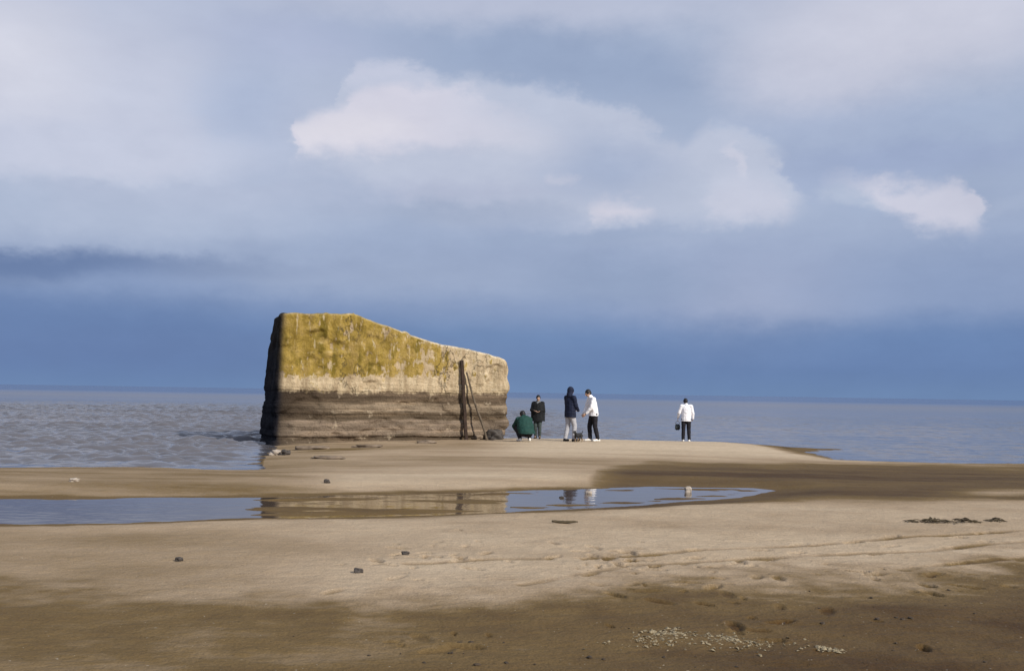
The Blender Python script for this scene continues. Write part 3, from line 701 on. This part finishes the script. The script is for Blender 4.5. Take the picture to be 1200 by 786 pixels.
def hand(bm, wrist, d, side):                           # palm, four bent fingers and a thumb
    d = Vector(d).normalized(); s = Vector((0, 1, 0)).cross(d)
    s = s.normalized() if s.length > .1 else Vector((1, 0, 0)); w = d.cross(s).normalized(); wrist = Vector(wrist)
    # w spreads the fingers, s is the palm normal
    for k in range(-2, 3): cap(bm, wrist+d*.01, wrist+d*.085+w*.0165*k*.95, .017, .0125)
    for k, L in zip((-1.5, -.5, .5, 1.5), (.062, .074, .078, .066)):
        a = wrist+d*.088+w*.0205*k; m1 = a+d*L*.5+s*side*.006; e_ = m1+d*L*.42+s*side*.022
        cap(bm, a, m1, .0088, .0082); cap(bm, m1, e_, .0082, .0070)
    a = wrist+d*.03-w*.026; m1 = a+d*.032-w*.026; cap(bm, a, m1, .0115, .0098); cap(bm, m1, m1+d*.03-w*.006+s*side*.008, .0098, .008)

def person(px, py, yaw, J, mats, label, group='people on the sand spit', hood=False, scale=1.0, hem=None, gnd=None, scarf=False, hairlen=0):
    """J: joints in the person's own frame; the figure looks along -Y, its left is +X."""
    g = {k: Vector(v) for k, v in J.items() if isinstance(v, tuple)}
    bm = Balls()
    hd, nk, ch, pv = g['head'], g['neck'], g['chest'], g['pelvis']
    look = (g['look']-hd).normalized()
    side = look.cross(Vector((0, 0, 1))).normalized(); upv = side.cross(look).normalized()
    hr = Matrix((side, -look, upv)).transposed()         # columns: local x, y, z
    E = lambda c, r: ell(bm, hd + hr @ Vector(c), r, None)
    def EH(bm_, c, r): ell(bm_, hd + hr @ Vector(c), r, hr.to_euler())
    # head with brow, nose, mouth, chin, ears; eyes as sockets
    EH(bm, (0, .008, .012), (.075, .095, .105)); EH(bm, (0, -.030, -.045), (.056, .062, .062)); EH(bm, (0, -.062, -.086), (.026, .022, .02))
    cap(bm, hd+hr @ Vector((0, -.092, .018)), hd+hr @ Vector((0, -.112, -.022)), .010, .015); EH(bm, (0, -.083, -.054), (.026, .012, .009))
    EH(bm, (-.03, -.080, .030), (.026, .012, .009)); EH(bm, (.03, -.080, .030), (.026, .012, .009))
    for s in (-1, 1): EH(bm, (s*.077, .008, -.008), (.010, .020, .030))
    cap(bm, hd+hr @ Vector((0, .01, -.05)), nk, .052, .058)
    chain(bm, [nk, ch, (ch+pv)/2, pv], [.07, .125, .115, .125], (1.15, .85, 1))
    for s in 'lr':
        sh, el_, wr_, hp, kn, an = (g[s+k] for k in ('sh', 'el', 'wr', 'hip', 'kn', 'an'))
        cap(bm, nk.lerp(ch, .3), sh, .06, .056); chain(bm, [sh, el_, wr_], [.05, .040, .027])
        hand(bm, wr_, g.get(s+'hd', wr_+(wr_-el_)) - wr_, 1 if s == 'l' else -1)
        chain(bm, [pv.lerp(hp, .6), hp, kn, kn.lerp(an, .35), an], [.10, .088, .058, .056, .038])
        td = g.get(s+'toe', an+Vector((0, -.16, -.05))); cap(bm, an, td, .038, .028)
    body = fuse('person', bm, skin, None, .0075, 3)
    # coat
    def coat(bm):
        cr_ = J.get('bulk', (.155, .155, .165))
        hm = Vector(hem) if hem is not None else pv
        chain(bm, [nk+(ch-nk)*.25, ch, (ch+pv)/2, pv, hm], [.085, cr_[0], cr_[1], cr_[2], cr_[2]*1.04], (1.18, .88, 1))
        for s in 'lr':
            sh, el_, wr_ = (g[s+k] for k in ('sh', 'el', 'wr'))
            cap(bm, nk.lerp(ch, .35), sh, .085, .085); chain(bm, [sh, el_, el_.lerp(wr_, .93)], [.082, .068, .05])
        chain(bm, [nk+Vector((0, .01, .0)), nk.lerp(hd, .35)], [.08, .068])
        return bm
    cuts = [(hem, J.get('hemn', (0, 0, -1)))] if hem is not None else None
    fuse(J.get('coatname', 'jacket'), coat(Balls()), M_[mats[0]], body, .014, 5, cuts, .010)
    bm = Balls()
    for s in 'lr':
        hp, kn, an = (g[s+k] for k in ('hip', 'kn', 'an'))
        chain(bm, [pv.lerp(hp, .3), hp, kn, kn.lerp(an, .35), an+(kn-an)*.06], [.118, .108, .080, .077, .066])
    cap(bm, pv+Vector((0, 0, .05)), pv, .12, .13, flat=(1.15, .9, 1))
    fuse('trousers', bm, M_[mats[1]], body, .013, 4, None, .008)
    for s in 'lr':
        an = g[s+'an']; td = g.get(s+'toe', an+Vector((0, -.16, -.05))); f = (td-an); f.z = 0; f.normalize(); bm = Balls()
        heel = an-f*.05+Vector((0, 0, -.045)); cap(bm, heel, an+f*.05+Vector((0, 0, -.03)), .038, .045); cap(bm, an+f*.03+Vector((0, 0, -.035)), an+f*.17+Vector((0, 0, -.05)), .046, .034); cap(bm, an+Vector((0, 0, .0)), heel, .045, .04)
        fuse('shoe', bm, M_[mats[2]], body, .011, 3)
    bm = Balls()
    if hood:
        EH(bm, (0, .022, .018), (.105, .12, .13)); cap(bm, hd+hr @ Vector((0, .03, -.03)), nk+Vector((0, .03, .02)), .10, .105)
        # opening for the face
        hood_o = fuse('hood', bm, M_[mats[0]], body, .012, 4, [(hd+look*.075, tuple(look))], .006)
    else:
        EH(bm, (0, .020, .028), (.086, .098, .104)); EH(bm, (0, .05, -.03), (.078, .06, .07))
        for s in (-1, 1): EH(bm, (s*.064, .012, .02), (.026, .045, .045))
        if hairlen: cap(bm, hd+hr @ Vector((0, .06, -.03)), hd+hr @ Vector((0, .085, -.03-hairlen)), .065, .04)
        fuse('hair', bm, hair_d, body, .010, 3, [(hd+look*.062+upv*.0, tuple((look*.9-upv*.45).normalized()))], .006)
    if scarf:
        bm = Balls(); chain(bm, [nk+Vector((-.06, -.05, .0)), nk+Vector((0, -.10, -.02)), nk+Vector((.06, -.05, 0)), nk+Vector((.05, .05, .02)), nk+Vector((-.05, .05, .02)), nk+Vector((-.06, -.05, .0))], [.045]*6)
        cap(bm, nk+Vector((0, -.12, -.03)), nk+Vector((.01, -.17, -.17)), .045, .05, flat=(1, .5, 1)); fuse('scarf', bm, M_['grey_scarf_cloth'], body, .012, 3)
    eye_m = M_['dark_shoe_leather']
    for s in (-1, 1):
        bm = Balls(); EH(bm, (s*.030, -.087, .012), (.011, .007, .007)); me = bpy.data.meshes.new('eye'); bm.to_mesh(me); smooth(me); link('eye', me, eye_m, body)
    p = gnd if gnd is not None else on_ground(px, py)
    lowz = .0
    body.location = (p.x, p.y, p.z-lowz); body.rotation_euler = (0, 0, yaw); body.scale = (scale,)*3
    tag(body, label, 'person', group)
    return body
def standing(**kw):
    J = dict(head=(0, -.015, 1.63), look=(0, -1, 1.60), neck=(0, .01, 1.47), chest=(0, .01, 1.28), pelvis=(0, .01, .95),
             lsh=(.185, .015, 1.41), rsh=(-.185, .015, 1.41), lel=(.24, .04, 1.13), rel=(-.24, .04, 1.13), lwr=(.23, -.05, .90), rwr=(-.23, -.05, .90),
             lhip=(.095, .01, .90), rhip=(-.095, .01, .90), lkn=(.105, -.02, .50), rkn=(-.105, -.02, .50), lan=(.11, .03, .085), ran=(-.11, .03, .085))
    for k in 'lr': J[k+'toe'] = None
    J.update(kw)
    for k in 'lr':
        if J[k+'toe'] is None:
            a = J[k+'an']; J[k+'toe'] = (a[0]+(.03 if k == 'l' else -.03), a[1]-.17, .03)
    return J
PERP = R(0)
# crouching figure, back to the viewer and turned a little right
J = dict(head=(0, -.26, .80), look=(.0, -.75, .45), neck=(0, -.17, .73), chest=(0, -.05, .58), pelvis=(0, .16, .26),
         lsh=(.19, -.12, .66), rsh=(-.19, -.12, .66), lel=(.25, -.35, .45), rel=(-.25, -.35, .45), lwr=(.12, -.50, .30), rwr=(-.12, -.50, .30), lhd=(.09, -.58, .22), rhd=(-.09, -.58, .22),
         lhip=(.10, .12, .25), rhip=(-.10, .12, .25), lkn=(.20, -.28, .46), rkn=(-.20, -.28, .44), lan=(.15, .0, .09), ran=(-.15, .0, .09), ltoe=(.19, -.17, .03), rtoe=(-.19, -.17, .03), bulk=(.215, .235, .215))
person(615, 517, R(197), J, ('green_jacket_cloth', 'dark_trouser_cloth', 'white_shoe_leather'), 'crouching person in a dark green jacket with back turned, beside the concrete block', hem=(0, .2, .24), scale=1.06)
# dark coat standing just behind
J = standing(lel=(.25, -.08, 1.14), rel=(-.25, -.08, 1.14), lwr=(.02, -.22, 1.10), rwr=(-.03, -.24, 1.06), lhd=(-.1, -.2, 1.11), rhd=(.1, -.22, 1.08), head=(.02, -.06, 1.62), look=(.3, -1, 1.2), bulk=(.225, .26, .245), coatname='coat', lkn=(.085, -.07, .5), rkn=(-.085, -.07, .5), lan=(.08, .02, .085), ran=(-.08, .02, .085))
person(630, 513.8, R(-12), J, ('black_coat_cloth', 'grey_trouser_cloth', 'dark_shoe_leather'), 'person in a black coat with arms folded, behind the crouching one', scale=.90, hem=(0, 0, .70), scarf=True)
# navy hooded coat
J = standing(lel=(.23, -.04, 1.15), rel=(-.23, -.04, 1.15), lwr=(.17, -.20, 1.00), rwr=(-.17, -.20, 1.00), lhd=(.08, -.26, .97), rhd=(-.08, -.26, .97), lan=(.13, .10, .085), ran=(-.10, -.08, .085), lkn=(.11, .0, .5), rkn=(-.10, -.10, .5), look=(0, -1, 1.4), bulk=(.175, .18, .185), coatname='coat')
person(668, 517, R(128), J, ('navy_coat_cloth', 'pale_trouser_cloth', 'dark_shoe_leather'), 'person in a navy hooded coat and pale trousers, next to the small dog', hood=True, hem=(0, 0, .78), scale=1.0)
# white jacket bending toward the dog
J = standing(head=(0, -.20, 1.58), look=(0, -1, 1.1), neck=(0, -.10, 1.44), chest=(0, -.05, 1.26), lsh=(.185, -.08, 1.38), rsh=(-.185, -.08, 1.38), lel=(.21, -.16, 1.12), rel=(-.21, -.16, 1.12), lwr=(.10, -.30, .92), rwr=(-.10, -.30, .90), lan=(.10, .13, .085), ran=(-.10, -.06, .085), lkn=(.10, .02, .5), rkn=(-.10, -.09, .5), bulk=(.165, .17, .17))
person(695, 517, R(-72), J, ('white_jacket_cloth', 'dark_trouser_cloth', 'white_shoe_leather'), 'person in a white jacket and dark trousers stooping toward the dog', hem=(0, 0, .84), scale=1.0)
# white jacket, alone, back turned, bag at the left
J = standing(lan=(.12, .02, .085), ran=(-.12, .05, .085), rel=(-.26, -.02, 1.15), rwr=(-.27, -.10, .92), lel=(.28, .02, 1.15), lwr=(.32, -.10, .95), rhd=(-.25, -.2, .84), look=(.15, -1, 1.45), bulk=(.165, .165, .17), neck=(0, -.0, 1.46), head=(.03, -.05, 1.61), lhd=(.33, -.14, .84))
pE = person(804, 516.5, R(172), J, ('white_jacket_cloth', 'dark_trouser_cloth', 'white_shoe_leather'), 'person in a white jacket and black trousers standing alone with a dark bag', hem=(0, 0, .82), scale=.94)
# the bag hangs from the left hand
bpy.context.view_layer.update()
hp = pE.matrix_world @ Vector((.335, -.155, .80))
bm = bmesh.new()
def rbox(bm, c, s, rr=.03):
    g = bmesh.ops.create_cube(bm, size=1)
    for v in g['verts']: v.co = Vector((v.co.x*s[0], v.co.y*s[1], v.co.z*s[2]))+Vector(c)
    bmesh.ops.bevel(bm, geom=list({e_ for v in g['verts'] for e_ in v.link_edges}), offset=rr, segments=3, affect='EDGES')
rbox(bm, (0, 0, -.21), (.21, .10, .23), .035)
for v in bm.verts: v.co.x *= 1+.18*(-v.co.z-.1)
bag = from_bm('bag', bm, M_['bag_cloth']); bag.location = hp; bag.rotation_euler = (0, 0, R(25))
tag(bag, 'dark grey bag hanging from the hand of the person standing alone', 'bag')
bm = bmesh.new(); tube(bm, [Vector((.09*math.cos(a_), 0, -.10+.11*math.sin(a_))) for a_ in np.linspace(0, math.pi, 12)], [.008]*12, 7)
from_bm('handle', bm, M_['bag_cloth'], bag)

# small dog: looks along -Y
dog_m, t, b = material('dog_fur')
tc = t.node('ShaderNodeTexCoord').outputs['Object']; z_ = t.sep(tc)[2]; n_ = t.noise(tc, 14, 4)
t.put(b.inputs['Base Color'], t.mix(t.sm(t.m('ADD', z_, t.m('MULTIPLY', n_, .06)), .12, .19), (.22, .15, .09, 1), (.014, .014, .016, 1)))
b.inputs['Roughness'].default_value = .8; bump(t, b, t.noise(tc, 90, 3), .5, .01)
bm = Balls()
chain(bm, [(0, -.13, .245), (0, -.02, .25), (0, .12, .26)], [.075, .068, .062], (.85, 1, 1.05))
cap(bm, (0, -.15, .26), (0, -.22, .33), .055, .042); ell(bm, (0, -.25, .355), (.043, .052, .045)); cap(bm, (0, -.28, .345), (0, -.335, .330), .027, .019); ell(bm, (0, -.352, .333), (.011, .009, .009))
for s in (-1, 1):
    cap(bm, (s*.032, -.235, .385), (s*.045, -.225, .43), .018, .007, flat=(1, .6, 1))
    chain(bm, [(s*.045, -.12, .21), (s*.048, -.105, .13), (s*.046, -.125, .075), (s*.046, -.125, .02)], [.036, .026, .018, .015]); cap(bm, (s*.046, -.125, .014), (s*.046, -.155, .012), .017, .014)
    chain(bm, [(s*.045, .12, .22), (s*.05, .075, .145), (s*.048, .15, .09), (s*.047, .135, .02)], [.046, .033, .019, .015]); cap(bm, (s*.047, .135, .014), (s*.047, .105, .012), .017, .014)
chain(bm, [(0, .17, .285), (0, .235, .33), (0, .26, .40)], [.018, .015, .008])
dog = fuse('dog', bm, dog_m, None, .008, 2)
p = on_ground(678, 517.5); dog.location = p; dog.rotation_euler = (0, 0, R(-35)); dog.scale = (1, 1, .9)
tag(dog, 'small black and tan dog standing between the hooded person and the stooping one', 'dog')

# ------------------------------------------------------------------ view
vs = sc.view_settings; vs.view_transform = 'Standard'; vs.look = 'None'; vs.gamma = 1; vs.use_curve_mapping = False; vs.exposure = 0
sc.cycles.use_denoising = True
sc.cycles.max_bounces = 6
